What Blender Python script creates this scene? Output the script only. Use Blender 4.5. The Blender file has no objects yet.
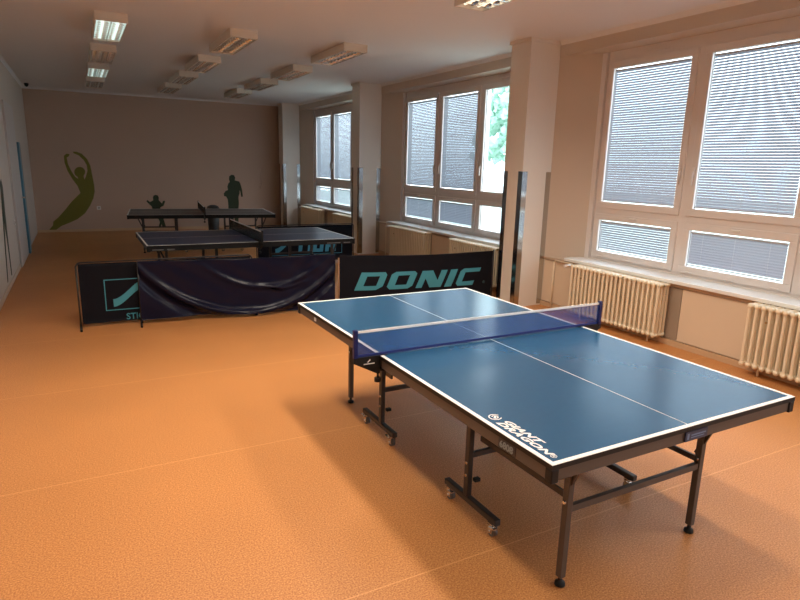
import bpy, bmesh, math, random
from math import radians, sin, cos, pi
from mathutils import Vector, Matrix

sc = bpy.context.scene
COL = sc.collection

# ------------------------------------------------------------------ camera
cam_d = bpy.data.cameras.new('camera'); cam = bpy.data.objects.new('camera', cam_d); COL.objects.link(cam)
cam_d.sensor_width = 36.0; cam_d.lens = 592.07 / 800 * 36.0; cam_d.clip_start = 0.05; cam_d.clip_end = 300
cam.matrix_world = (Matrix.Translation((0, 0, 1.7847)) @ Matrix.Rotation(radians(-28.428), 4, 'Z')
                    @ Matrix.Rotation(radians(90 - 12.793), 4, 'X') @ Matrix.Rotation(radians(1.498), 4, 'Z'))
sc.camera = cam
# ------------------------------------------------------------------ world, daylight, exposure
W = bpy.data.worlds.new('world'); sc.world = W; W.use_nodes = True
wn = W.node_tree; bg = wn.nodes['Background']
tc = wn.nodes.new('ShaderNodeTexCoord'); sp = wn.nodes.new('ShaderNodeSeparateXYZ'); rp = wn.nodes.new('ShaderNodeValToRGB')
wn.links.new(tc.outputs['Generated'], sp.inputs[0]); wn.links.new(sp.outputs['Z'], rp.inputs[0]); wn.links.new(rp.outputs[0], bg.inputs[0])
rp.color_ramp.elements[0].position = 0.0; rp.color_ramp.elements[0].color = (0.82, 0.88, 0.93, 1)
rp.color_ramp.elements[1].position = 0.6; rp.color_ramp.elements[1].color = (0.83, 0.87, 0.96, 1)
bg.inputs[1].default_value = 6.6
sc.view_settings.view_transform = 'Standard'; sc.view_settings.look = 'None'
sc.view_settings.gamma = 1.0; sc.view_settings.use_curve_mapping = False
sc.view_settings.exposure = 0.0

def area(name, loc, rot, sx, sy, power, color, portal=False):
    d = bpy.data.lights.new(name, 'AREA'); d.shape = 'RECTANGLE'; d.size = sx; d.size_y = sy
    d.energy = power; d.color = color
    if portal: d.cycles.is_portal = True
    o = bpy.data.objects.new(name, d); COL.objects.link(o); o.location = loc; o.rotation_euler = rot
    return o
LAMP_W = 21
# added fill lamp standing in for daylight from the unseen bay behind the camera
area('added_bay_fill', (5.95, -1.45, 1.95), (0, radians(90), 0), 2.3, 3.6, 25, (0.90, 0.95, 1.0))

# ------------------------------------------------------------------ materials
MATS = {}
def lin(c):
    return tuple(((x / 255) / 12.92 if x / 255 <= 0.04045 else ((x / 255 + 0.055) / 1.055) ** 2.4) for x in c)
def mat(name, col, rough=0.6, metal=0.0, spec=0.5, var=0.0, scale=8.0, bump=0.0, bscale=60.0, coat=0.0, srgb=False):
    if name in MATS: return MATS[name]
    m = bpy.data.materials.new(name); m.use_nodes = True; n = m.node_tree; b = n.nodes['Principled BSDF']
    if srgb: col = lin(col)
    b.inputs['Roughness'].default_value = rough; b.inputs['Metallic'].default_value = metal
    b.inputs['Specular IOR Level'].default_value = spec
    if coat: b.inputs['Coat Weight'].default_value = coat; b.inputs['Coat Roughness'].default_value = 0.1
    b.inputs['Base Color'].default_value = (*col, 1)
    t = n.nodes.new('ShaderNodeTexCoord')
    if var > 0:
        nz = n.nodes.new('ShaderNodeTexNoise'); nz.inputs['Scale'].default_value = scale; nz.inputs['Detail'].default_value = 4
        mx = n.nodes.new('ShaderNodeMix'); mx.data_type = 'RGBA'
        mx.inputs[6].default_value = (*[max(0, c * (1 - var)) for c in col], 1)
        mx.inputs[7].default_value = (*[min(1, c * (1 + var)) for c in col], 1)
        n.links.new(t.outputs['Object'], nz.inputs['Vector']); n.links.new(nz.outputs['Fac'], mx.inputs[0])
        n.links.new(mx.outputs[2], b.inputs['Base Color'])
    if bump > 0:
        nb = n.nodes.new('ShaderNodeTexNoise'); nb.inputs['Scale'].default_value = bscale
        bp = n.nodes.new('ShaderNodeBump'); bp.inputs['Strength'].default_value = bump; bp.inputs['Distance'].default_value = 0.01
        n.links.new(t.outputs['Object'], nb.inputs['Vector']); n.links.new(nb.outputs['Fac'], bp.inputs['Height'])
        n.links.new(bp.outputs[0], b.inputs['Normal'])
    MATS[name] = m
    return m

def floor_mat():
    m = bpy.data.materials.new('orange_speckled_linoleum'); m.use_nodes = True; n = m.node_tree; b = n.nodes['Principled BSDF']
    t = n.nodes.new('ShaderNodeTexCoord')
    n1 = n.nodes.new('ShaderNodeTexNoise'); n1.inputs['Scale'].default_value = 130; n1.inputs['Detail'].default_value = 3
    n2 = n.nodes.new('ShaderNodeTexNoise'); n2.inputs['Scale'].default_value = 0.9; n2.inputs['Detail'].default_value = 3
    r1 = n.nodes.new('ShaderNodeValToRGB')
    e = r1.color_ramp.elements; e[0].position = 0.30; e[0].color = (0.44, 0.155, 0.044, 1); e[1].position = 0.52; e[1].color = (0.65, 0.275, 0.088, 1)
    x = r1.color_ramp.elements.new(0.68); x.color = (0.80, 0.40, 0.15, 1)
    n.links.new(t.outputs['Object'], n1.inputs['Vector']); n.links.new(t.outputs['Object'], n2.inputs['Vector']); n.links.new(n1.outputs['Fac'], r1.inputs[0])
    mm = n.nodes.new('ShaderNodeMix'); mm.data_type = 'RGBA'; mm.blend_type = 'MULTIPLY'; mm.inputs[0].default_value = 0.28
    n.links.new(r1.outputs[0], mm.inputs[6]); n.links.new(n2.outputs['Fac'], mm.inputs[7])
    # welded seams every 1.535 m across the room
    s = n.nodes.new('ShaderNodeSeparateXYZ'); n.links.new(t.outputs['Object'], s.inputs[0])
    def M(op, a, bb=None):
        q = n.nodes.new('ShaderNodeMath'); q.operation = op
        if hasattr(a, 'links'): n.links.new(a, q.inputs[0])
        else: q.inputs[0].default_value = a
        if bb is not None:
            q.inputs[1].default_value = bb
        return q.outputs[0]
    d = M('ADD', s.outputs['Y'], 20 * 1.535 - 3.515 + 0.7675)
    d = M('MODULO', d, 1.535); d = M('SUBTRACT', d, 0.7675); d = M('ABSOLUTE', d); d = M('LESS_THAN', d, 0.0035)
    sm = n.nodes.new('ShaderNodeMix'); sm.data_type = 'RGBA'; n.links.new(M('MULTIPLY', d, 0.45), sm.inputs[0])
    n.links.new(mm.outputs[2], sm.inputs[6]); sm.inputs[7].default_value = (0.88, 0.47, 0.2, 1)
    n.links.new(sm.outputs[2], b.inputs['Base Color'])
    b.inputs['Roughness'].default_value = 0.42; b.inputs['Specular IOR Level'].default_value = 0.35
    bp = n.nodes.new('ShaderNodeBump'); bp.inputs['Strength'].default_value = 0.02; bp.inputs['Distance'].default_value = 0.002
    n.links.new(n1.outputs['Fac'], bp.inputs['Height']); n.links.new(bp.outputs[0], b.inputs['Normal'])
    return m

def thin_glass():
    m = bpy.data.materials.new('window_glass'); m.use_nodes = True; n = m.node_tree; n.nodes.clear()
    o = n.nodes.new('ShaderNodeOutputMaterial'); mx = n.nodes.new('ShaderNodeMixShader'); tr = n.nodes.new('ShaderNodeBsdfTransparent')
    gl = n.nodes.new('ShaderNodeBsdfGlossy'); fr = n.nodes.new('ShaderNodeFresnel'); fr.inputs[0].default_value = 1.5
    tr.inputs[0].default_value = (0.92, 0.97, 0.98, 1); gl.inputs['Roughness'].default_value = 0.02
    ge = n.nodes.new('ShaderNodeNewGeometry'); ma = n.nodes.new('ShaderNodeMath'); ma.operation = 'MULTIPLY_ADD'   # same reflectance seen from either face of the thin pane
    n.links.new(ge.outputs['Backfacing'], ma.inputs[0]); ma.inputs[1].default_value = 1 / 1.5 - 1.5; ma.inputs[2].default_value = 1.5
    n.links.new(ma.outputs[0], fr.inputs[0])
    n.links.new(fr.outputs[0], mx.inputs[0]); n.links.new(tr.outputs[0], mx.inputs[1]); n.links.new(gl.outputs[0], mx.inputs[2]); n.links.new(mx.outputs[0], o.inputs[0])
    return m
def net_mat(name, col, fac):
    m = bpy.data.materials.new(name); m.use_nodes = True; n = m.node_tree; b = n.nodes['Principled BSDF']; o = n.nodes['Material Output']
    b.inputs['Base Color'].default_value = (*col, 1); b.inputs['Roughness'].default_value = 0.7
    tr = n.nodes.new('ShaderNodeBsdfTransparent'); mx = n.nodes.new('ShaderNodeMixShader'); mx.inputs[0].default_value = fac
    n.links.new(tr.outputs[0], mx.inputs[1]); n.links.new(b.outputs[0], mx.inputs[2]); n.links.new(mx.outputs[0], o.inputs[0])
    return m
def slat_mat():
    m = bpy.data.materials.new('blind_slat_enamel'); m.use_nodes = True; n = m.node_tree; b = n.nodes['Principled BSDF']; o = n.nodes['Material Output']
    b.inputs['Base Color'].default_value = (0.36, 0.36, 0.43, 1); b.inputs['Roughness'].default_value = 0.45
    tl = n.nodes.new('ShaderNodeBsdfTranslucent'); tl.inputs[0].default_value = (0.5, 0.6, 0.72, 1)
    mx = n.nodes.new('ShaderNodeMixShader'); mx.inputs[0].default_value = 0.12
    n.links.new(b.outputs[0], mx.inputs[1]); n.links.new(tl.outputs[0], mx.inputs[2]); n.links.new(mx.outputs[0], o.inputs[0])
    return m

FLOOR = floor_mat(); GLASS = thin_glass(); SLAT = slat_mat()
WALL = mat('cream_wall_paint', (0.60, 0.51, 0.42), 0.7, var=0.03, scale=1.5, bump=0.05, bscale=120)
BACKW = mat('beige_wall_paint', (0.54, 0.38, 0.29), 0.7, var=0.04, scale=1.2)
CEIL = mat('ceiling_paint', (0.80, 0.78, 0.77), 0.8, var=0.02, scale=1)
PILL = mat('pillar_paint', (0.80, 0.74, 0.66), 0.6, var=0.02, scale=2)
DADO = mat('dado_panel', (0.72, 0.58, 0.43), 0.55, var=0.03, scale=3)
SKIRT = mat('skirting', (0.60, 0.40, 0.24), 0.5)
WHITE = mat('white_pvc', (0.77, 0.72, 0.69), 0.35)
SILLM = mat('white_sill', (0.86, 0.87, 0.86), 0.25)
GASKET = mat('gasket', (0.10, 0.10, 0.10), 0.6)
STEEL = mat('stainless_steel', (0.55, 0.56, 0.56), 0.16, metal=1.0)
CHROME = mat('chrome', (0.75, 0.75, 0.74), 0.12, metal=1.0)
RAD = mat('radiator_enamel', (0.86, 0.74, 0.55), 0.35, var=0.03, scale=6)
FIXT = mat('fixture_enamel', (0.74, 0.66, 0.56), 0.4)
MIRROR = mat('louvre_aluminium', (0.88, 0.88, 0.86), 0.22, metal=1.0)
TUBE = mat('fluorescent_glass', (0.85, 0.85, 0.84), 0.25)
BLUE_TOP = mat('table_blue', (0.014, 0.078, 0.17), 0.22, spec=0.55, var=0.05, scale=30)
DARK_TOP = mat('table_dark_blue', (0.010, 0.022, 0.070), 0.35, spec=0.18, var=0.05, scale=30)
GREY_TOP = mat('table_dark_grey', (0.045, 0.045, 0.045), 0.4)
LINEW = mat('white_line_paint', (0.82, 0.82, 0.80), 0.45)
BLACK = mat('black_plastic', (0.012, 0.011, 0.011), 0.5, spec=0.25)
BRONZE = mat('bronze_grey_steel', (0.085, 0.066, 0.055), 0.42, spec=0.4)
BLKSTEEL = mat('black_powdercoat', (0.03, 0.024, 0.022), 0.4)
RUBBER = mat('grey_rubber', (0.12, 0.10, 0.09), 0.6)
NETBLUE = net_mat('blue_net_mesh', (0.03, 0.10, 0.38), 0.42)
NETDARK = net_mat('dark_net_mesh', (0.015, 0.025, 0.028), 0.62)
BANDBLUE = mat('net_band_blue', (0.01, 0.022, 0.16), 0.6)
POSTBLUE = mat('net_post_blue', (0.007, 0.012, 0.10), 0.35)
TARP = mat('navy_vinyl', (0.006, 0.007, 0.022), 0.20, spec=0.16, bump=0.15, bscale=9)
CLOTH = mat('black_banner_cloth', (0.006, 0.006, 0.010), 0.75, spec=0.15, bump=0.1, bscale=12)
TEAL = mat('teal_print', (0.045, 0.27, 0.35), 0.55)
STBLUE = mat('stiga_blue_print', (0.05, 0.28, 0.42), 0.5)
WOODY = mat('pole_wood', (0.36, 0.19, 0.10), 0.5)
DECAL_L = mat('olive_green_decal', (0.17, 0.16, 0.018), 0.6)
DECAL_D = mat('dark_green_decal', (0.022, 0.040, 0.012), 0.6)
DOORP = mat('door_grey', (0.58, 0.53, 0.50), 0.5)
BLUEFR = mat('blue_door_frame', (0.10, 0.27, 0.38), 0.45)
WOODD = mat('door_wood', (0.35, 0.15, 0.06), 0.5)
CARCASS = mat('dark_bin', (0.03, 0.032, 0.03), 0.5)
PLASTW = mat('white_plastic', (0.75, 0.72, 0.68), 0.4)
LEAF = mat('foliage', (0.34, 0.52, 0.42), 0.8, var=0.4, scale=3, bump=0.6, bscale=5)
BARK = mat('bark', (0.12, 0.09, 0.06), 0.9, var=0.3, scale=9)
GRASS = mat('pale_grass', (0.42, 0.5, 0.45), 0.9, var=0.4, scale=2)  # pale grey-green ground, mottled by noise
BRASS = mat('brass', (0.45, 0.32, 0.14), 0.35, metal=0.8)

# ------------------------------------------------------------------ helpers
class MB:
    def __init__(s): s.bm = bmesh.new()
    def box(s, x0, x1, y0, y1, z0, z1, bev=0.0):
        v = [s.bm.verts.new(p) for p in [(x0,y0,z0),(x1,y0,z0),(x1,y1,z0),(x0,y1,z0),(x0,y0,z1),(x1,y0,z1),(x1,y1,z1),(x0,y1,z1)]]
        f = [s.bm.faces.new([v[i] for i in q]) for q in [(0,3,2,1),(4,5,6,7),(0,1,5,4),(1,2,6,5),(2,3,7,6),(3,0,4,7)]]
        if bev:
            es = set(e for q in f for e in q.edges)
            bmesh.ops.bevel(s.bm, geom=list(es), offset=bev, segments=2, affect='EDGES', profile=0.5)
        return s
    def prism(s, pts, z0, z1, axis='Z', flip=False):
        def P(a, b, h):
            return {'Z': (a, b, h), 'X': (h, a, b), 'Y': (a, h, b)}[axis]
        lo = [s.bm.verts.new(P(a, b, z0)) for a, b in pts]; hi = [s.bm.verts.new(P(a, b, z1)) for a, b in pts]
        n = len(pts)
        fs = [s.bm.faces.new(lo[::-1]), s.bm.faces.new(hi)]
        for i in range(n): fs.append(s.bm.faces.new([lo[i], lo[(i+1) % n], hi[(i+1) % n], hi[i]]))
        bmesh.ops.recalc_face_normals(s.bm, faces=fs)
        return s
    def cyl(s, a, b, r, r2=None, seg=12, caps=True):
        a = Vector(a); b = Vector(b); r2 = r if r2 is None else r2
        d = (b - a); q = d.to_track_quat('Z', 'Y').to_matrix()
        A = []; B = []
        for i in range(seg):
            t = 2 * pi * i / seg; o = q @ Vector((cos(t), sin(t), 0))
            A.append(s.bm.verts.new(a + o * r)); B.append(s.bm.verts.new(b + o * r2))
        for i in range(seg):
            f = s.bm.faces.new([A[i], A[(i+1) % seg], B[(i+1) % seg], B[i]]); f.smooth = True
        if caps: s.bm.faces.new(A[::-1]); s.bm.faces.new(B)
        return s
    def bar(s, a, b, w, h):            # rectangular tube between two points
        a = Vector(a); b = Vector(b); d = (b - a).normalized()
        up = Vector((0, 0, 1)) if abs(d.z) < 0.9 else Vector((0, 1, 0))
        sx = d.cross(up).normalized() * w / 2; sy = sx.cross(d).normalized() * h / 2
        v = [s.bm.verts.new(p + i * sx + j * sy) for p in (a, b) for i, j in ((-1,-1),(1,-1),(1,1),(-1,1))]
        fs = [s.bm.faces.new([v[i] for i in q]) for q in [(0,1,2,3),(7,6,5,4),(0,4,5,1),(1,5,6,2),(2,6,7,3),(3,7,4,0)]]
        bmesh.ops.recalc_face_normals(s.bm, faces=fs)
        return s
    def lathe(s, c, prof, seg=16):     # prof: (r, z)
        rings = []
        for r, z in prof:
            rings.append([s.bm.verts.new((c[0] + r * cos(2*pi*i/seg), c[1] + r * sin(2*pi*i/seg), c[2] + z)) for i in range(seg)])
        for a, b in zip(rings, rings[1:]):
            for i in range(seg):
                f = s.bm.faces.new([a[i], a[(i+1) % seg], b[(i+1) % seg], b[i]]); f.smooth = True
        s.bm.faces.new(rings[0][::-1]); s.bm.faces.new(rings[-1])
        return s
    def tube(s, pts, r, seg=8):
        for a, b in zip(pts, pts[1:]): s.cyl(a, b, r, seg=seg)
        for p in pts[1:-1]:
            bmesh.ops.create_uvsphere(s.bm, u_segments=seg, v_segments=6, radius=r, matrix=Matrix.Translation(p))
        return s
    def build(s, name, m, parent=None, loc=None, rz=0.0):
        me = bpy.data.meshes.new(name); s.bm.to_mesh(me); s.bm.free(); me.materials.append(m)
        o = bpy.data.objects.new(name, me); COL.objects.link(o)
        if parent: o.parent = parent
        if loc: o.location = loc
        if rz: o.rotation_euler.z = rz
        return o
def tag(o, label=None, cat=None, group=None, kind=None):
    if label: o['label'] = label
    if cat: o['category'] = cat
    if group: o['group'] = group
    if kind: o['kind'] = kind
    return o
def thing(name, label, cat, loc=(0,0,0), rz=0.0, group=None):
    o = bpy.data.objects.new(name, None); COL.objects.link(o); o.location = loc; o.rotation_euler.z = rz
    o.empty_display_size = 0.1
    return tag(o, label, cat, group)
def struct(o): o['kind'] = 'structure'; return o
def copy_tree(o, parent=None):
    c = o.copy(); COL.objects.link(c); c.parent = parent
    for ch in [q for q in bpy.data.objects if q.parent == o]: copy_tree(ch, c)
    return c
def text_mesh(name, s, size, m, parent, matrix, shear=0.0, bold=0.0, ext=0.0008, spacing=1.0, sx=1.0):
    cu = bpy.data.curves.new(name, 'FONT'); cu.body = s; cu.size = size; cu.shear = shear; cu.offset = bold; cu.extrude = ext
    cu.space_character = spacing; cu.resolution_u = 3
    t = bpy.data.objects.new(name + '_tmp', cu); COL.objects.link(t)
    bpy.context.view_layer.update()
    me = bpy.data.meshes.new_from_object(t.evaluated_get(bpy.context.evaluated_depsgraph_get()))
    bpy.data.objects.remove(t); bpy.data.curves.remove(cu)
    me.name = name; me.materials.clear(); me.materials.append(m)
    me.transform(matrix @ Matrix.Diagonal((sx, 1, 1, 1)))
    o = bpy.data.objects.new(name, me); COL.objects.link(o)
    if parent: o.parent = parent
    return o

# ------------------------------------------------------------------ room shell
H = 3.32; XL = -0.935; YB = 16.55; YF = -4.2
struct(MB().box(XL - 0.3, 5.88, YF - 0.2, YB + 0.2, -0.15, 0).build('floor', FLOOR))
struct(MB().box(XL - 0.3, 5.88, YF - 0.2, YB + 0.2, H, H + 0.2).build('ceiling', CEIL))
struct(MB().box(XL - 0.3, 5.88, YB, YB + 0.2, 0, H).build('wall_back', BACKW))
struct(MB().box(XL - 0.3, 5.88, YF - 0.2, YF, 0, H).build('wall_front', WALL))
struct(MB().box(XL - 0.3, XL, YF, YB, 0, H).build('wall_left', mat('left_wall_paint', (0.62, 0.54, 0.47), 0.7, var=0.03, scale=1.5)))
ZS = 3.15; XB = 5.39; XW = 5.66; PER = 5.0
w = MB()
w.box(XB, 5.88, YF, YB, ZS, H)                       # lintel beam
w.box(5.42, 5.84, YF, YB, 0, 0.662)                  # parapet
w.box(5.55, 5.84, YF, YB, 0.6, 0.69)
piers = [(-8.30, -3.30)] + [(1.70 - PER * (1 - k) - 1.27 + 0.0, 1.70 - PER * (1 - k) + 0.0) for k in range(0)]
for k in range(-1, 3):
    y0 = 1.70 + PER * k - 1.27 ; y1 = 1.70 + PER * k      # pier (window above y1, window below y0)
    if k == -1: y0 = YF
    a = 0.54
    pts = [(XB + 0.003, y0 + a if k > -1 else y0), (XB + 0.003, y1 - a), (5.635, y1 - 0.07), (5.84, y1 - 0.07), (5.84, y0 + 0.07 if k > -1 else y0), (5.635, y0 + 0.07 if k > -1 else y0)]
    if k == -1: pts = [(XB + 0.003, y0), (XB + 0.003, y1 - 0.3), (5.635, y1 - 0.07), (5.84, y1 - 0.07), (5.84, y0)]
    w.prism(pts, 0.3, ZS)
y0 = 1.70 + PER * 3 - 1.27
w.prism([(XB + 0.003, y0 + 0.54), (XB + 0.003, YB), (5.84, YB), (5.84, y0 + 0.07), (5.635, y0 + 0.07)], 0.3, ZS)
struct(w.build('wall_right', WALL))
# boarded panels below the sill between radiators, and the ledge rail over them
w = MB()
for k in (-1, 0, 1, 2):
    w.box(5.40, 5.425, 3.10 + PER * k, 3.87 + PER * k, 0.07, 0.615)
    w.box(5.40, 5.425, 5.45 + PER * k, 6.95 + PER * k, 0.07, 0.615)
struct(w.build('trim_1', DADO))
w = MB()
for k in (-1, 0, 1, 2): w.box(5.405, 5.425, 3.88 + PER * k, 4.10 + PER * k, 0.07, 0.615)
struct(w.build('trim_4', mat('grey_brown_strip', (0.33, 0.26, 0.20), 0.35)))  # darker grey-brown strip of the lower wall, next to each panel
w = MB(); w.box(5.385, 5.43, YF, YB, 0.625, 0.655, 0.008); struct(w.build('trim_2', mat('ledge_paint', (0.50, 0.35, 0.24), 0.5)))
struct(MB().box(5.385, 5.43, YF, YB, 0, 0.06).build('baseboard_right', SKIRT))
struct(MB().box(XL, XL + 0.012, YF, 11.3, 0, 0.07).build('baseboard_left', mat('skirting_light', (0.6, 0.47, 0.36), 0.5)))
struct(MB().box(XL, 5.43, YB - 0.012, YB, 0, 0.06).build('baseboard_back', SKIRT))
# small coved moulding where the walls and the beam meet the ceiling
w = MB()
c = 0.045
w.prism([(XB, H), (XB, H - c), (XB - c, H)], YF, YB, 'Y')
w.prism([(XL, H), (XL + c, H), (XL, H - c)], YF, YB, 'Y')
w.prism([(YB, H), (YB - c, H), (YB, H - c)], XL, XB, 'X')
struct(w.build('trim_3', CEIL))

# pillars with stainless corner guards
def pillar(k):
    y0 = 5.97 + 4.97 * k; y1 = y0 + 0.37; x0 = 4.93; x1 = 5.395
    p = thing('pillar', None, None, (0, 0, 0)); struct(p)
    q = MB().box(x0, x1, y0, y1, 0, H)
    q.box(x0 - 0.02, x1, y0 - 0.02, y1 + 0.02, H - 0.035, H)
    q.build('shaft', PILL, p)
    L = 0.08; t = 0.0025; h = 1.75 if k != 1 else 1.72
    for (cx, cy, sx, sy) in ((x0, y0, 1, 1), (x0, y1, 1, -1), (x1, y0, -1, 1)):
        g = MB()
        ax, bx = sorted((cx - sx * t, cx + sx * L)); ay, by = sorted((cy - sy * t, cy))
        g.box(ax, bx, ay, by, 0.02, h)
        ax, bx = sorted((cx - sx * t, cx)); ay, by = sorted((cy - sy * t, cy + sy * L))
        if sx > 0: g.box(ax, bx, ay, by, 0.02, h)
        g.build('corner_guard', STEEL, p)
    return p
for k in range(3): pillar(k)
# a projecting grey door leaf, its blue frame and the wooden edge further on the left wall
d1 = thing('door_1', None, None, (XL, 0, 0)); struct(d1)
MB().box(0, 0.03, 11.35, 12.92, 0.0, 2.62).build('leaf', DOORP, d1)
MB().box(0, 0.06, 12.96, 13.22, 0.0, 2.02).build('frame', BLUEFR, d1)
MB().box(0, 0.03, 13.3, 13.75, 0.0, 2.02).build('reveal', WOODD, d1)
MB().cyl((0.03, 12.75, 1.05), (0.08, 12.75, 1.05), 0.012).cyl((0.08, 12.75, 1.05), (0.08, 12.62, 1.05), 0.01).build('handle', CHROME, d1)

# ------------------------------------------------------------------ windows
UZ0, UZ1, LZ0, LZ1 = 1.415, 2.955, 0.81, 1.20
LIGHTS = [(4.303, 5.325), (3.052, 4.073), (1.83, 2.845)]
def frame_rect(q, x0, x1, y0, y1, z0, z1, wd, bev=0.004):
    q.box(x0, x1, y0, y1, z0, z0 + wd, bev); q.box(x0, x1, y0, y1, z1 - wd, z1, bev)
    q.box(x0, x1, y0, y0 + wd, z0 + wd, z1 - wd, bev); q.box(x0, x1, y1 - wd, y1, z0 + wd, z1 - wd, bev)
def window(n, glazed=True):
    dy = PER * (n - 1)
    win = thing('window_%d' % n if n > 0 else 'window_4', None, None, (0, dy, 0)); struct(win)
    f = MB()
    f.box(5.675, 5.80, 1.70, 5.43, 0.695, 0.745); f.box(5.675, 5.80, 1.70, 5.43, 3.02, ZS)
    f.box(5.675, 5.80, 5.40, 5.43, 0.735, 3.04); f.box(5.675, 5.80, 1.70, 1.735, 0.735, 3.04)
    f.box(5.672, 5.80, 4.162, 4.213, 0.735, 3.04); f.box(5.672, 5.80, 2.92, 2.975, 0.735, 3.04)
    f.box(5.672, 5.80, 1.735, 5.40, 1.278, 1.335)
    f.box(5.668, 5.80, 4.14, 4.24, 0.735, 3.04); f.box(5.668, 5.80, 2.90, 2.995, 0.735, 3.04); f.box(5.6695, 5.80, 1.735, 5.40, 1.262, 1.352)
    f.box(5.635, 5.80, 5.43, 5.50, 0.70, ZS - 0.01); f.box(5.635, 5.80, 1.63, 1.70, 0.70, ZS - 0.01)
    f.build('frame', WHITE, win)
    s = MB(); s.box(5.35, 5.70, 1.66, 5.56, 0.66, 0.70, 0.008); s.build('sill', SILLM, win)
    g = MB()
    for y in (2.20, 4.60): g.box(5.662, 5.675, y, y + 0.30, 3.075, 3.095, 0.004)
    g.build('trickle_vent', WHITE, win)
    for i, (a, b) in enumerate(LIGHTS):
        for (z0, z1, up) in ((UZ0, UZ1, True), (LZ0, LZ1, False)):
            q = MB(); wd = 0.075
            frame_rect(q, 5.651, 5.70, a - wd, b + wd, z0 - wd + 0.003, z1 + wd - (0.0 if up else 0.003), wd)
            sash = q.build('sash', WHITE, win)
            q = MB(); frame_rect(q, 5.682, 5.687, a, b, z0, z1, 0.003, 0); q.build('seal', GASKET, sash)
            if glazed: MB().box(5.688, 5.692, a - 0.01, b + 0.01, z0 - 0.01, z1 + 0.01).build('glass_pane', GLASS, sash)
            q = MB()
            if up:
                hy = a - 0.035 if i == 0 else b + 0.035
                q.box(5.638, 5.652, hy - 0.014, hy + 0.014, 1.76, 1.84, 0.003)
                q.box(5.620, 5.642, hy - 0.010, hy + 0.010, 1.66, 1.80, 0.004)
            else:
                m_ = (a + b) / 2
                q.box(5.638, 5.652, m_ - 0.05, m_ + 0.05, z1 + 0.035, z1 + 0.052, 0.003)
                q.box(5.626, 5.64, m_ - 0.035, m_ + 0.035, z1 + 0.037, z1 + 0.05, 0.003)
            q.build('handle', mat('handle_white', (0.8, 0.76, 0.72), 0.3), sash)
            if not up:
                q = MB()
                for yy in (a + 0.06, (a + b) / 2, b - 0.06): q.box(5.642, 5.655, yy - 0.04, yy + 0.04, z0 - 0.062, z0 - 0.050, 0.002)
                q.build('hinge', WHITE, sash)
    return win
for n in (1, 2, 3): window(n)
window(0, glazed=False)

def blind(win_n, i, up, tilt, label, gap=0.015, drop=0.0):
    dy = PER * (win_n - 1); a, b = LIGHTS[i]; z0, z1 = (UZ0, UZ1) if up else (LZ0, LZ1)
    t = thing('venetian_blind', label, 'window blind', (5.673, dy + (a + b) / 2, z0), 0, 'venetian blinds clipped to the window panes')
    hw = (b - a) / 2 - gap; h = z1 - z0
    MB().box(-0.009, 0.009, -hw, hw, h - 0.034, h - 0.016, 0.003).build('headrail', mat('rail_grey', (0.5, 0.52, 0.55), 0.4), t)
    q = MB(); pitch = 0.027; wd = 0.0275; n = int((h - 0.055) / pitch)
    rnd = random.Random(win_n * 10 + i + (5 if up else 0))
    for k in range(n):
        z = h - 0.045 - k * pitch
        ta = radians(tilt + rnd.uniform(-1.5, 1.5))
        pts = []
        for j in range(5):
            s_ = (j / 4 - 0.5) * wd; cr = 0.0025 * (1 - (2 * j / 4 - 1) ** 2)
            pts.append((s_ * cos(ta) + cr * sin(ta), s_ * sin(ta) * 1 + cr * cos(ta)))
        rows = [[q.bm.verts.new((x, y, z + dz)) for x, dz in pts] for y in (-hw, hw)]
        for j in range(4):
            f = q.bm.faces.new([rows[0][j], rows[1][j], rows[1][j+1], rows[0][j+1]]); f.smooth = True
    q.build('slats', SLAT, t)
    MB().box(-0.007, 0.007, -hw, hw, 0.016, 0.028, 0.003).build('bottom_rail', mat('rail_grey', (0.5, 0.52, 0.55), 0.4), t)
    for yy in (-hw * 0.7, 0, hw * 0.7): MB().cyl((-0.010, yy, 0.018), (-0.010, yy, h - 0.02), 0.0008, seg=4).build('cord', PLASTW, t)
wn_ = {1: 'the window nearest the camera', 2: 'the middle window', 3: 'the farthest window'}
pn_ = ['left', 'second', 'third']
for wnum, i, up, tilt in [(1, 0, True, 70), (1, 1, True, 66), (1, 0, False, 50), (1, 1, False, 66), (1, 2, True, 66), (1, 2, False, 60),
                          (2, 0, True, 69), (2, 1, True, 72), (2, 0, False, 64), (2, 1, False, 70),
                          (3, 0, True, 68), (3, 1, True, 66), (3, 0, False, 42), (3, 1, False, 42)]:
    blind(wnum, i, up, tilt, 'grey venetian blind over the %s %s pane of %s' % ('tall upper' if up else 'low lower', 'left' if i == 0 else 'middle' if wnum == 2 or (wnum == 1 and i == 1) else 'right', wn_[wnum]))

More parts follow.
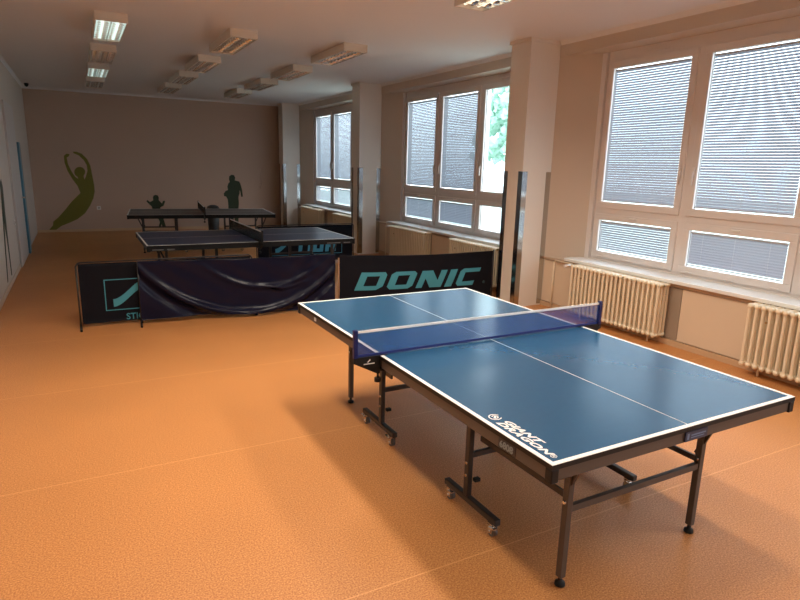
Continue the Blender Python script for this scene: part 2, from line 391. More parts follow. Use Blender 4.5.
# ------------------------------------------------------------------ radiators
def section_bm():
    q = MB(); r = 0.0125
    for x in (0.0, 0.048, 0.096, 0.144):
        q.cyl((x, 0, 0.03), (x, 0, 0.57), 0.0155, seg=8, caps=False)
    for z in (0.03, 0.565):
        for x0 in (0.0, 0.048, 0.096):
            q.cyl((x0, 0, z), (x0 + 0.048, 0, z), 0.022, seg=8, caps=False)
        for x0 in (0.0, 0.144):
            bmesh.ops.create_uvsphere(q.bm, u_segments=8, v_segments=6, radius=0.024, matrix=Matrix.Translation((x0, 0, z)) @ Matrix.Diagonal((1, 1.05, 1.1, 1)))
        q.cyl((0.03, -0.031, z), (0.03, 0.031, z), 0.017, seg=8); q.cyl((0.115, -0.031, z), (0.115, 0.031, z), 0.017, seg=8)
    for f in q.bm.faces: f.smooth = True
    return q
sec_mesh = None
def radiator(y1, n, label, valve=True):       # y1: far (left in view) end
    global sec_mesh
    r = thing('column_radiator', label, 'radiator', (5.225, y1, 0.075), 0, 'cream column radiators under the windows')
    for k in range(n):
        if sec_mesh is None:
            o = section_bm().build('section', RAD, r); sec_mesh = o.data
        else:
            o = bpy.data.objects.new('section', sec_mesh); COL.objects.link(o); o.parent = r
        o.location = (0, -0.031 - 0.062 * k, 0)
    q = MB()
    for y in (-0.15, -0.062 * n + 0.15):
        q.cyl((0.07, y, -0.075), (0.07, y, 0.03), 0.010, seg=6); q.box(0.144, 0.20, y - 0.01, y + 0.01, 0.45, 0.48)
    q.build('bracket', RAD, r)
    q = MB(); q.cyl((0.03, -0.062 * n - 0.012, 0.565), (0.03, -0.062 * n, 0.565), 0.014, seg=8); q.cyl((-0.022, -0.2, 0.45), (-0.012, -0.2, 0.45), 0.010, seg=8)
    q.build('plug', BRASS, r)
    if valve:
        q = MB(); q.cyl((0.05, 0.0, 0.565), (0.05, 0.09, 0.565), 0.012, seg=8)
        q.tube([Vector((0.05, 0.05, 0.565)), Vector((0.14, 0.12, 0.565)), Vector((0.14, 0.42, 0.565)), Vector((0.14, 0.44, 0.54)), Vector((0.14, 0.44, -0.06))], 0.010)
        q.build('pipe', RAD, r)
        q = MB(); q.cyl((0.05, 0.055, 0.565), (-0.035, 0.075, 0.555), 0.017, 0.021, seg=10); q.build('valve_knob', PLASTW, r)
    return r
radiator(5.30, 21, 'cream column radiator under the window nearest the camera, with white valve at its left end', True)
radiator(3.09, 20, 'cream column radiator cut by the right edge of the photo', False)
radiator(10.14, 21, 'cream column radiator under the left half of the middle window', True)
radiator(8.04, 20, 'cream column radiator behind the banner, under the right half of the middle window', False)
radiator(15.30, 21, 'shadowed column radiator under the farthest window, beside the far pillar', True)
radiator(13.09, 20, 'shadowed column radiator under the farthest window, half hidden by the second pillar', False)

# ------------------------------------------------------------------ ceiling lights
def fixture():
    t = thing('ceiling_light', 'x', 'ceiling light', (0, 0, H), 0, 'louvred fluorescent ceiling lights')
    w_, l_, h_ = 0.165, 0.635, 0.099
    q = MB()
    q.box(-w_, w_, -l_, l_, -0.015, 0)
    q.box(-w_, -w_ + 0.014, -l_, l_, -h_, -0.015, 0.004); q.box(w_ - 0.014, w_, -l_, l_, -h_, -0.015, 0.004)
    q.box(-w_ + 0.014, w_ - 0.014, -l_, -l_ + 0.014, -h_, -0.015, 0.004); q.box(-w_ + 0.014, w_ - 0.014, l_ - 0.014, l_, -h_, -0.015, 0.004)
    q.build('housing', FIXT, t)
    q = MB()                                       # two parabolic mirror channels
    for cx in (-0.075, 0.075):
        prof = [(cx + 0.073 * sin(a_), -0.096 + 0.046 * cos(a_)) for a_ in [radians(v) for v in range(-90, 91, 15)]]
        rows = [[q.bm.verts.new((x, y, z)) for x, z in prof] for y in (-l_ + 0.014, l_ - 0.014)]
        for j in range(len(prof) - 1):
            f = q.bm.faces.new([rows[0][j], rows[0][j+1], rows[1][j+1], rows[1][j]]); f.smooth = True
    q.build('reflector', MIRROR, t)
    for cx in (-0.075, 0.075):
        MB().cyl((cx, -l_ + 0.04, -0.068), (cx, l_ - 0.04, -0.068), 0.012, seg=10).build('fluorescent_tube', TUBE, t)
    q = MB()
    for k in range(1, 10):
        y = -l_ + 0.03 + k * (2 * l_ - 0.06) / 10
        for cx in (-0.075, 0.075):
            q.prism([(y - 0.006, -0.097), (y + 0.006, -0.097), (y + 0.002, -0.082), (y - 0.002, -0.082)], cx - 0.070, cx + 0.070, 'X')
    q.box(-0.004, 0.004, -l_ + 0.014, l_ - 0.014, -0.098, -0.07)
    q.build('louvre', MIRROR, t)
    return t
fx = fixture(); first = True
ordn = ['nearest', 'second', 'third', 'farthest']
rows_ = [(0.47, 'left row', [8.22, 10.32, 12.24, 14.15]), (1.90, 'middle row', [8.22, 10.32, 12.24, 14.15]), (3.355, 'right row beside the pillars', [8.22, 10.32, 12.24, 14.15])]
for x, rn, ys in rows_:
    for j, y in enumerate(ys):
        o = fx if first else copy_tree(fx); first = False
        o.location = (x, y, H)
        o['label'] = 'louvred ceiling light, %s of the %s' % ({0: 'nearest', 1: 'second', 2: 'third', 3: 'farthest'}[j], rn) if 'right' not in rn else \
            'louvred ceiling light, %s of the four smaller-looking ones in the right row' % ordn[j]
# the near group of fittings is switched on: lit tubes and, under the louvre, the light they throw down
for (i_, st) in ((0, 1.5), (2, 0.9)):
    mm = bpy.data.materials.new('cool_lit_tube'); mm.use_nodes = True; bb = mm.node_tree.nodes['Principled BSDF']
    bb.inputs['Emission Color'].default_value = (0.75, 1.0, 0.95, 1); bb.inputs['Emission Strength'].default_value = st
    par = [c_ for c_ in bpy.data.objects if c_.name.startswith('ceiling_light') and abs(c_.location.x - 0.47) < 0.01 and abs(c_.location.y - [8.22, 10.32, 12.24][i_]) < 0.01][0]
    for ch in [c_ for c_ in bpy.data.objects if c_.parent == par and c_.name.startswith('fluorescent_tube')]:
        ch.data = ch.data.copy(); ch.data.materials[0] = mm
TUBE_ON = bpy.data.materials.new('lit_tube'); TUBE_ON.use_nodes = True
_b = TUBE_ON.node_tree.nodes['Principled BSDF']; _b.inputs['Emission Color'].default_value = (1.0, 0.84, 0.62, 1); _b.inputs['Emission Strength'].default_value = 1.6
_b.inputs['Base Color'].default_value = (0.8, 0.8, 0.78, 1)
lit_mesh = None
for x, y in [(a_, b_) for a_ in (0.47, 1.90, 3.355) for b_ in (4.36, 2.38, 0.40)]:
    o = copy_tree(fx); o.location = (x, y, H)
    o['label'] = 'louvred ceiling light cut off by the top edge of the photo' if (x, y) == (3.355, 4.36) else 'louvred ceiling light switched on above the camera, outside the photo'
    for ch in [c_ for c_ in bpy.data.objects if c_.parent == o and c_.name.startswith('fluorescent_tube')]:
        ch.data = ch.data.copy(); ch.data.materials[0] = TUBE_ON
    l = area('lamp_light', (0, 0, 0), (0, 0, 0), 0.25, 1.18, LAMP_W * {4.36: 1.55, 2.38: 0.95, 0.40: 0.45}[y], (0.93, 0.82, 0.68)); l.data.spread = radians(140)
    l.parent = o; l.location = (0, 0, -0.102)

# ------------------------------------------------------------------ table tennis tables
def tennis_table(label, loc, rz, top_m, rail_m, leg_m, net_m, band_m, post_m, group=None, near=False):
    t = thing('table_tennis_table', label, 'table tennis table', loc, rz, group)
    HT = 0.76; hw = 0.7625; hl = 1.37
    for s in (-1, 1):
        ya, yb = sorted((s * 0.004, s * hl))
        MB().box(-hw, hw, ya, yb, HT - 0.020, HT, 0.001).build('tabletop', top_m, t)
        q = MB(); q.box(-hw - 0.001, -hw + 0.002, ya, yb, HT - 0.0205, HT - 0.0015); q.box(hw - 0.002, hw + 0.001, ya, yb, HT - 0.0205, HT - 0.0015)
        ye = sorted((s * (hl + 0.001), s * (hl - 0.002))); q.box(-hw - 0.001, hw + 0.001, ye[0], ye[1], HT - 0.0205, HT - 0.0015)
        q.build('edge_band', BLACK, t)
        q = MB(); z = HT; e = 0.0012
        q.box(-hw, -hw + 0.02, ya, yb, z - 0.002, z + e); q.box(hw - 0.02, hw, ya, yb, z - 0.002, z + e)
        q.box(-0.0015, 0.0015, ya, yb, z - 0.002, z + e)
        yl = sorted((s * hl, s * (hl - 0.02))); q.box(-hw + 0.02, hw - 0.02, yl[0], yl[1], z - 0.002, z + e)
        q.build('white_lines', LINEW, t)
        q = MB(); i = 0.006; th = 0.025      # steel apron
        z0, z1 = HT - 0.072, HT - 0.020
        q.box(-hw + i, -hw + i + th, ya + i, yb - i, z0, z1, 0.003); q.box(hw - i - th, hw - i, ya + i, yb - i, z0, z1, 0.003)
        q.box(-hw + i + th, hw - i - th, yl[0] + (i if s < 0 else 0), yl[1] - (i if s > 0 else 0) , z0, z1, 0.003)
        q.box(-hw + i + th, hw - i - th, min(s * 0.02, s * 0.045), max(s * 0.02, s * 0.045), z0, z1, 0.002)
        q.build('apron', rail_m, t)
        # corner protectors
        for sx in (-1, 1):
            q = MB()
            xa, xb = sorted((sx * (hw - 0.035), sx * (hw + 0.001))); ya2, yb2 = sorted((s * (hl - 0.035), s * (hl + 0.001)))
            q.box(xa, xb, ya2, yb2, z0 - 0.004, z0 + 0.051, 0.004)
            q.build('corner_cap', BLACK, t)
        # end legs
        ly = s * 1.15 if s < 0 else 1.115
        for sx in (-1, 1):
            x = sx * 0.437
            lg = MB().box(x - 0.016, x + 0.016, ly - 0.016, ly + 0.016, 0.045, z0, 0.003).build('leg', leg_m, t)
            q = MB(); q.lathe((x, ly, 0), [(0.018, 0.0), (0.024, 0.004), (0.022, 0.018), (0.010, 0.024), (0.008, 0.05)], 12); q.build('levelling_foot', BLACK, lg)
            q = MB(); q.cyl((x - 0.024, ly - s * 0.0, 0.41), (x + 0.024, ly, 0.41), 0.008, seg=8); q.build('bolt', CHROME, lg)
            MB().bar((x, ly - s * 0.02, 0.43), (x, ly + s * 0.09, z0 + 0.005), 0.012, 0.02).build('hinge_strut', BLKSTEEL, t)
            MB().bar((x - sx * 0.024, ly, 0.415), (x - sx * 0.024, s * 0.5, 0.41), 0.012, 0.028).build('side_brace', BLKSTEEL, t)
        MB().bar((-0.437 + 0.018, ly, 0.375), (0.437 - 0.018, ly, 0.375), 0.022, 0.030).build('end_crossbar', leg_m, t)
        # inner wheeled T supports
        py = s * 0.5
        for sx in (-1, 1):
            x = sx * 0.485
            MB().box(x - 0.015, x + 0.015, py - 0.018, py + 0.018, 0.104, z0, 0.003).build('wheel_post', BLKSTEEL, t)
            q = MB(); q.cyl((x - 0.019, py, 0.29), (x + 0.019, py, 0.29), 0.008, seg=8); q.cyl((x - 0.019, py, 0.22), (x + 0.019, py, 0.22), 0.008, seg=8); q.build('bolt', CHROME, t)
            ft = MB().box(x - 0.018, x + 0.018, min(s * 0.305, s * 0.765), max(s * 0.305, s * 0.765), 0.072, 0.106, 0.006).build('wheel_bar', BLKSTEEL, t)
            for cy in (s * 0.35, s * 0.725):
                c_ = MB(); c_.cyl((x - 0.012, cy, 0.028), (x + 0.012, cy, 0.028), 0.028, seg=20)
                cw = c_.build('caster_wheel', RUBBER, ft)
                q = MB(); q.box(x - 0.020, x - 0.015, cy - 0.018, cy + 0.018, 0.022, 0.068); q.box(x + 0.015, x + 0.020, cy - 0.018, cy + 0.018, 0.022, 0.068)
                q.box(x - 0.020, x + 0.020, cy - 0.02, cy + 0.02, 0.060, 0.073); q.cyl((x - 0.024, cy, 0.028), (x + 0.024, cy, 0.028), 0.008, seg=8)
                q.bar((x - 0.018, cy, 0.055), (x - 0.018, cy + s * 0.045, 0.062), 0.02, 0.006)
                q.build('caster_fork', CHROME, ft)
        MB().bar((-0.47, py, 0.33), (0.47, py, 0.33), 0.02, 0.028).build('wheel_crossbar', BLKSTEEL, t)
        MB().box(-0.485 + 0.015, -0.485 + 0.05, py - 0.045, py - 0.018, 0.19, 0.21, 0.004).build('lock_lever', BLACK, t)
    # net assembly: the net is clamped on and is lifted off, so it is a thing of its own
    n = thing('table_tennis_net', 'x', 'table tennis net', loc, rz)
    hN = 0.1525; hx = 0.905
    MB().box(-hx + 0.005, hx - 0.005, -0.0008, 0.0008, HT + 0.016, HT + hN - 0.012).build('net_mesh', net_m, n)
    q = MB(); q.box(-hx + 0.005, hx - 0.005, -0.002, 0.002, HT + hN - 0.014, HT + hN); q.build('white_tape', LINEW, n)
    q = MB(); q.box(-hx + 0.005, hx - 0.005, -0.002, 0.002, HT + 0.004, HT + 0.018); q.build('bottom_band', band_m, n)
    for sx in (-1, 1):
        q = MB(); x0, x1 = sorted((sx * (hx - 0.006), sx * (hx + 0.018))); q.box(x0, x1, -0.012, 0.012, HT + 0.0, HT + hN + 0.008, 0.003)
        po = q.build('net_post', post_m, n)
        q = MB()
        pts = [(sx * (hx + 0.02), HT + 0.004), (sx * 0.72, HT + 0.004), (sx * 0.72, HT + 0.0015), (sx * (hw + 0.003), HT + 0.0015), (sx * (hw + 0.003), HT - 0.10), (sx * (hw + 0.02), HT - 0.10), (sx * (hx + 0.02), HT - 0.025)]
        q.prism(pts, -0.012, 0.012, 'Y')
        br = q.build('clamp', BLACK, n)
        q = MB(); q.box(min(sx * 0.72, sx * (hw + 0.003)), max(sx * 0.72, sx * (hw + 0.003)), -0.02, 0.02, HT - 0.085, HT - 0.075)
        q.cyl((sx * (hw + 0.01), 0, HT - 0.10), (sx * (hw + 0.01), 0, HT - 0.155), 0.007, seg=8); q.cyl((sx * (hw + 0.01), 0, HT - 0.128), (sx * (hw + 0.01), 0, HT - 0.150), 0.020, seg=8)
        q.build('clamp_screw', BLACK, br)
    return t, n
R_ = radians
TX, TY = 2.1569, 2.8001
t1, n1 = tennis_table('blue table tennis table in the foreground with white border lines', (TX, TY, 0), R_(0.408), BLUE_TOP, BRONZE, BRONZE, NETBLUE, BANDBLUE, POSTBLUE, 'table tennis tables in the hall')
n1['label'] = 'blue net with white tape across the foreground table'
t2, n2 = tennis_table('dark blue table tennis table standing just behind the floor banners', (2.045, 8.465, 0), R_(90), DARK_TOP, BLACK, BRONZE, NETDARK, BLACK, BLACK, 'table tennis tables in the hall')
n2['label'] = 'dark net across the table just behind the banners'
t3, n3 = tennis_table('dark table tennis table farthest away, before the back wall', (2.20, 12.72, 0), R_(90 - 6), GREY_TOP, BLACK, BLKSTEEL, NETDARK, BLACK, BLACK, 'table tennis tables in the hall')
n3['label'] = 'dark net across the farthest table'
# lettering on the foreground table: reads along the long left edge
def on_top(x, y, rot=-90): return Matrix.Translation((x, y, 0.7608)) @ Matrix.Rotation(R_(rot), 4, 'Z')
text_mesh('lettering', 'GIANT', 0.040, LINEW, t1, on_top(-0.688, -0.990), shear=0.35, bold=0.0014, ext=0.0004, spacing=1.06, sx=1.70)
text_mesh('lettering', 'DRAGON', 0.040, LINEW, t1, on_top(-0.723, -0.990), shear=0.35, bold=0.0014, ext=0.0004, spacing=1.06, sx=1.70)
q = MB()                                                 # coiled emblem before the words
for rr, a0, a1 in ((0.026, 20, 320), (0.013, 200, 500)):
    for k in range(a0, a1, 20):
        p0 = Vector((-0.692 + rr * cos(R_(k)), -0.945 + rr * sin(R_(k)), 0.7612)); p1 = Vector((-0.692 + rr * cos(R_(k+20)), -0.945 + rr * sin(R_(k+20)), 0.7612))
        q.bar(p0, p1, 0.005, 0.0006)
q.bar((-0.70, -0.955, 0.7612), (-0.683, -0.935, 0.7612), 0.008, 0.0006)
q.build('emblem', LINEW, t1)
text_mesh('registered_mark', '®', 0.035, LINEW, t1, on_top(-0.722, -1.305), ext=0.0004)
# number plate and maker plates on the apron
pl = MB().box(-0.7595, -0.7562, -1.165, -1.06, 0.692, 0.736).build('number_plate', mat('plate_black', (0.02, 0.02, 0.025), 0.4), t1)
text_mesh('number', '6808', 0.040, mat('plate_grey_text', (0.20, 0.24, 0.25), 0.5), pl, Matrix.Translation((-0.7602, -1.068, 0.700)) @ Matrix.Rotation(R_(-90), 4, 'Z') @ Matrix.Rotation(R_(90), 4, 'X'), bold=0.001, sx=1.05)
pl = MB().box(-0.03, 0.112, -1.3715, -1.362, 0.694, 0.736).build('maker_plate', mat('plate_navy', (0.02, 0.03, 0.07), 0.4), t1)
q = MB(); q.box(-0.02, -0.008, -1.3725, -1.3715, 0.702, 0.728); q.box(0.005, 0.10, -1.3725, -1.3715, 0.716, 0.722); q.box(0.005, 0.09, -1.3725, -1.3715, 0.706, 0.710)
q.build('plate_print', mat('plate_blue', (0.12, 0.2, 0.35), 0.4), pl)
MB().box(-0.7595, -0.756, 1.0, 1.035, 0.706, 0.730).build('sticker', LINEW, t1)
# emblem on the left net clamp
q = MB(); q.box(-0.865, -0.80, -0.0135, -0.0122, 0.722, 0.727); q.lathe((-0.832, 0, 0.735), [(0.0001, 0), (0.0001, 0.0002)], 4)
q.bar((-0.842, -0.013, 0.733), (-0.826, -0.013, 0.748), 0.001, 0.006)
q.build('clamp_emblem', LINEW, n1)
# dashes of white print on the apron of the second table
q = MB()
for a_, b_ in ((-1.31, -1.18), (-1.14, -1.05), (0.95, 1.15), (1.2, 1.3)): q.box(0.7566, 0.7580, a_, b_, 0.700, 0.712)
q.build('apron_print', mat('faint_print', (0.16, 0.16, 0.16), 0.5), t2)
# rotate prints to the camera-facing side (local +x of the turned table faces away, so mirror)
for o in [c for c in bpy.data.objects if c.parent == t2 and c.name.startswith('apron_print')]: o.rotation_euler.z = pi

# ------------------------------------------------------------------ floor banners
class Cloth:
    def __init__(s, width, h, fn, nx=120, nz=36): s.w = width; s.h = h; s.fn = fn; s.nx = nx; s.nz = nz
    def P(s, u, v, off=0.0):   # u along width in m, v height in m
        d, dz = s.fn(u / s.w, v / s.h)
        return (u, d - off, v + dz)
    def sheet(s, name, m, parent, z0):
        q = MB(); V = []
        for side in (0, 1):
            V.append([[q.bm.verts.new(Vector(s.P(s.w * i / s.nx, z0 + (s.h - z0) * j / s.nz, 0.0015 if side == 0 else -0.0015))) for j in range(s.nz + 1)] for i in range(s.nx + 1)])
        for side in (0, 1):
            for i in range(s.nx):
                for j in range(s.nz):
                    a = V[side]; f = [a[i][j], a[i+1][j], a[i+1][j+1], a[i][j+1]]
                    fa = q.bm.faces.new(f if side == 0 else f[::-1]); fa.smooth = True
        for i in range(s.nx):
            for j in (0, s.nz):
                q.bm.faces.new([V[0][i][j], V[0][i+1][j], V[1][i+1][j], V[1][i][j]])
        return q.build(name, m, parent)
    def stamp(s, name, polys, m, parent, off=0.004):
        """polygons (u, v in metres) cut along a grid and laid on the cloth"""
        bm = bmesh.new()
        for p in polys:
            vs = [bm.verts.new((a, 0, b)) for a, b in p]; bm.faces.new(vs)
        bmesh.ops.triangulate(bm, faces=bm.faces[:])
        us = [v.co.x for v in bm.verts]; vs_ = [v.co.z for v in bm.verts]
        st = 0.025; x = min(us) + st
        while x < max(us):
            bmesh.ops.bisect_plane(bm, geom=bm.verts[:] + bm.edges[:] + bm.faces[:], plane_co=(x, 0, 0), plane_no=(1, 0, 0)); x += st
        z = min(vs_) + st
        while z < max(vs_):
            bmesh.ops.bisect_plane(bm, geom=bm.verts[:] + bm.edges[:] + bm.faces[:], plane_co=(0, 0, z), plane_no=(0, 0, 1)); z += st
        for v in bm.verts: v.co = Vector(s.P(v.co.x, v.co.z, off))
        bmesh.ops.recalc_face_normals(bm, faces=bm.faces[:])
        for f in bm.faces:
            if f.normal.y > 0: f.normal_flip()
            f.smooth = True
        me = bpy.data.meshes.new(name); bm.to_mesh(me); bm.free(); me.materials.append(m)
        o = bpy.data.objects.new(name, me); COL.objects.link(o); o.parent = parent
        return o
def banner_frame(parent, wd, h, m, feet=True, midfoot=None):
    q = MB()
    r = 0.05
    def C(cx, cz, a0, a1): return [Vector((cx + r * cos(R_(a)), 0, cz + r * sin(R_(a)))) for a in range(a0, a1 + (1 if a1 > a0 else -1), 15 if a1 > a0 else -15)]
    q.tube([Vector((0, 0, 0.02))] + C(r, h - r, 180, 90) + C(wd - r, h - r, 90, 0) + [Vector((wd, 0, 0.02))], 0.009)
    q.build('frame', m, parent)
    if feet:
        for x in (0.0, wd):
            MB().box(x - 0.012, x + 0.012, -0.17, 0.17, 0.0, 0.022, 0.004).build('foot', BLACK, parent)
def skew(poly, k=0.28): return [(a + k * b, b) for a, b in poly]

# banner 1 - framed black banner on the far left
b1 = thing('floor_banner', 'black framed banner with teal swoosh square, leftmost of the floor banners', 'banner', (-0.09, 6.98, 0), R_(0.5), 'banners fencing off the playing areas')
banner_frame(b1, 1.85, 0.705, BLKSTEEL)
flat = lambda u, v: (0.004 * sin(9 * u + 2 * v) * (1 - v * 0.3), 0.0)
c1 = Cloth(1.81, 0.66, flat, 50, 16)
def pic(c, holder, sub, m):
    o = c.sheet('cloth', CLOTH, holder, 0.008); o.location = (0.02, 0, 0.03)
    def rect(a, b, c_, d): return [(a, b), (c_, b), (c_, d), (a, d)]
    x0, x1, z0, z1 = 0.25, 1.60, 0.135, 0.48; t_ = 0.010
    polys = [rect(x0, z0, x1, z0 + t_), rect(x0, z1 - t_, x1, z1), rect(x0, z0 + t_, x0 + t_, z1 - t_), rect(x1 - t_, z0 + t_, x1, z1 - t_)]
    l = c.stamp('logo_outline', polys, m, holder); l.location = (0.0, 0, 0.03)
    def S(xa):      # flowing band like a tilde rising to the right
        lo = []; up = []
        for i in range(17):
            t = i / 16; x = xa + 0.33 * t; z = 0.175 + 0.20 * (3 * t * t - 2 * t ** 3) 
            lo.append((x, z)); up.append((x, z + 0.085))
        return lo + up[::-1]
    polys = [S(0.33)]
    return polys, rect
polys, rect = pic(c1, b1, None, TEAL)
o = c1.stamp('logo', polys, TEAL, b1); o.location.z = 0.03
text_mesh('lettering', 'STIGA TABLE TENNIS', 0.098, TEAL, b1, Matrix.Translation((0.445, -0.012, 0.055)) @ Matrix.Rotation(R_(90), 4, 'X'), bold=0.0015, sx=0.95)

# rear banner behind the second table
b4 = thing('floor_banner', 'dark banner with blue sports lettering standing behind the second table', 'banner', (2.66, 10.2, 0), 0, 'banners fencing off the playing areas')
banner_frame(b4, 1.83, 0.705, BLKSTEEL)
c4 = Cloth(1.79, 0.66, flat, 50, 16)
polys, rect = pic(c4, b4, None, STBLUE)
# italic block capitals filling the square: T I G A after the swoosh
bx = 0.72
def blk(x, *rs): return [skew([(x + a, 0.175 + b), (x + c_, 0.175 + b), (x + c_, 0.175 + d), (x + a, 0.175 + d)], 0.12) for a, b, c_, d in rs]
polys += blk(0.66, (0.0, 0.19, 0.20, 0.26), (0.065, 0.0, 0.135, 0.189))
polys += blk(0.90, (0.0, 0.0, 0.07, 0.26))
polys += blk(1.00, (0.0, 0.0, 0.07, 0.26), (0.071, 0.19, 0.20, 0.26), (0.071, 0.0, 0.20, 0.06), (0.13, 0.061, 0.20, 0.13))
polys += blk(1.24, (0.0, 0.0, 0.07, 0.26), (0.071, 0.19, 0.14, 0.26), (0.141, 0.0, 0.21, 0.26), (0.071, 0.08, 0.14, 0.13))
o = c4.stamp('logo', polys, STBLUE, b4); o.location.z = 0.03
text_mesh('lettering', 'STIGA TABLE TENNIS', 0.085, STBLUE, b4, Matrix.Translation((0.40, -0.012, 0.068)) @ Matrix.Rotation(R_(90), 4, 'X'), bold=0.001)

# banner 2 - glossy navy tarp hanging in folds
p0 = Vector((0.50, 6.90)); p1 = Vector((2.725, 6.74)); ang = math.atan2(p1.y - p0.y, p1.x - p0.x); L2 = (p1 - p0).length
b2 = thing('floor_banner', 'glossy plain navy banner sagging in folds, between the two lettered banners', 'banner', (p0.x, p0.y, 0), ang, 'banners fencing off the playing areas')
def folds(u, v):
    x = u; z = v
    zc = 0.92 - 0.86 * (1 - ((x - 0.52) / 0.52) ** 2) ** 0.9 if 0 < x < 1.04 else 0.92      # big smile-shaped fold
    d = 0.0
    s_ = z - zc
    d -= 0.055 * math.exp(-(s_ / 0.07) ** 2) * (0.35 + 0.65 * sin(pi * min(max(x, 0), 1)))
    d += 0.035 * math.exp(-((s_ + 0.17) / 0.09) ** 2)
    zc2 = 1.0 - 0.5 * (1 - ((x - 0.62) / 0.36) ** 2) if abs(x - 0.62) < 0.36 else 1.0
    d -= 0.028 * math.exp(-((z - zc2) / 0.05) ** 2) * sin(pi * min(max((x - 0.26) / 0.72, 0), 1))
    k1 = 0.46 + 0.22 * abs(x - 0.70) * 3
    d -= 0.022 * math.exp(-((z - k1) / 0.035) ** 2) * math.exp(-((x - 0.72) / 0.09) ** 2)
    d += 0.006 * sin(31 * x + 6 * z) * sin(11 * z + 3 * x) + 0.005 * sin(70 * x - 20 * z) * max(0, x - 0.55)
    for cx, cz, dx, dz in ((0.80, 0.22, 1, 0.9), (0.87, 0.25, 1, 1.1), (0.93, 0.3, 1, 1.4), (0.99, 0.6, 0.6, 1)):
        t = (x - cx) * dz * 2 - (z - cz) * dx
        d -= 0.014 * math.exp(-(t / 0.035) ** 2) * math.exp(-(((x - cx) / 0.06) ** 2 + ((z - cz) / 0.25) ** 2))
    d *= (1 - max(0, z - 0.93) / 0.07 * 0.8)
    sag = -0.016 * sin(pi * x) * z + 0.004 * sin(23 * x) * z
    low = 0.018 * sin(4.2 * x + 0.6) * (1 - z)
    return d, sag + low
c2 = Cloth(L2, 0.705, folds, 200, 80)
c2.sheet('cloth', TARP, b2, 0.035)
q = MB(); q.tube([Vector((0, 0.03, 0.02)), Vector((0, 0.03, 0.69))], 0.010); q.tube([Vector((L2, 0.03, 0.02)), Vector((L2, 0.03, 0.69))], 0.010)
q.tube([Vector((0, 0.03, 0.69)), Vector((L2 * 0.5, 0.03, 0.675)), Vector((L2, 0.03, 0.69))], 0.009)
q.build('frame', BLKSTEEL, b2)
for x in (0.0, L2):
    MB().box(x - 0.011, x + 0.011, -0.15, 0.17, 0.0, 0.02, 0.004).build('foot', BLACK, b2)

# banner 3 - black banner with big teal DONIC lettering
p0 = Vector((2.745, 6.72)); p1 = Vector((4.915, 6.44)); ang = math.atan2(p1.y - p0.y, p1.x - p0.x); L3 = (p1 - p0).length
b3 = thing('floor_banner', 'black banner with large teal italic lettering, beside the near pillar', 'banner', (p0.x, p0.y, 0), ang, 'banners fencing off the playing areas')
def f3(u, v): return (0.006 * sin(14 * u + 2.5 * v) + 0.004 * sin(37 * u - 4 * v) + 0.004 * sin(9 * v), -0.028 * sin(pi * u) * v)
c3 = Cloth(L3 - 0.04, 0.69, f3, 100, 30)
o = c3.sheet('cloth', CLOTH, b3, 0.03); o.location.x = 0.03
q = MB(); q.cyl((L3, 0.0, 0), (L3, 0, 0.70), 0.010); q.build('post', BLKSTEEL, b3)
MB().cyl((0.012, -0.02, 0.0), (0.012, -0.02, 0.66), 0.008).build('wooden_post', WOODY, b3)
for x in (0.012, L3): MB().box(x - 0.011, x + 0.011, -0.16, 0.16, 0.0, 0.02, 0.004).build('foot', BLACK, b3)
# letter shapes in a 1-high cell, italic
def shp(x0, wd, parts): return [[(x0 + a * wd, b) for a, b in p] for p in parts]
t_ = 0.26
LET = {
 'D': [[(0, 0), (0.26, 0), (0.26, 1), (0, 1)], [(0.26, 0.78), (0.84, 0.78), (1, 0.84), (0.9, 1), (0.26, 1)], [(0.26, 0), (0.80, 0), (1, 0.2), (0.72, 0.24), (0.26, 0.24)], [(0.74, 0.24), (1, 0.2), (1, 0.84), (0.74, 0.78)]],
 'O': [[(0, 0.16), (0.28, 0.24), (0.28, 0.78), (0, 0.86)], [(0.0, 0.86), (0.28, 0.78), (0.74, 0.78), (1, 0.86), (0.88, 1), (0.14, 1)], [(0.0, 0.16), (0.14, 0), (0.86, 0), (1, 0.16), (0.74, 0.24), (0.28, 0.24)], [(0.74, 0.24), (1, 0.16), (1, 0.86), (0.74, 0.78)]],
 'N': [[(0, 0), (0.24, 0), (0.24, 1), (0, 1)], [(0.24, 1), (0.24, 0.55), (0.56, 0), (0.76, 0), (0.76, 0.42), (0.42, 1)], [(0.76, 0), (1, 0), (1, 1), (0.76, 1)]],
 'I': [[(0, 0), (1, 0), (1, 1), (0, 1)]],
 'C': [[(0, 0.16), (0.28, 0.24), (0.28, 0.78), (0, 0.86)], [(0, 0.86), (0.28, 0.78), (1, 0.78), (1, 1), (0.14, 1)], [(0, 0.16), (0.14, 0), (0.90, 0), (0.90, 0.26), (0.28, 0.24)]],
}
adv = [('D', 0.0, 0.36), ('O', 0.42, 0.36), ('N', 0.84, 0.36), ('I', 1.25, 0.105), ('C', 1.41, 0.30)]
z0 = 0.235; hh = 0.235; xs = 0.19 ; kx = 0.99
for ch, x, wd in adv:
    ps = [[(xs + kx * (a) + 0.45 * b * hh * 0.9, z0 + b * hh) for a, b in p] for p in shp(x, wd, LET[ch])]
    o = c3.stamp('letter', ps, TEAL, b3, 0.005); o.location.x = 0.03
text_mesh('registered_mark', '®', 0.05, mat('dim_teal', (0.03, 0.12, 0.14), 0.5), b3, Matrix.Translation((2.03, -0.018, 0.25)) @ Matrix.Rotation(R_(90), 4, 'X'))

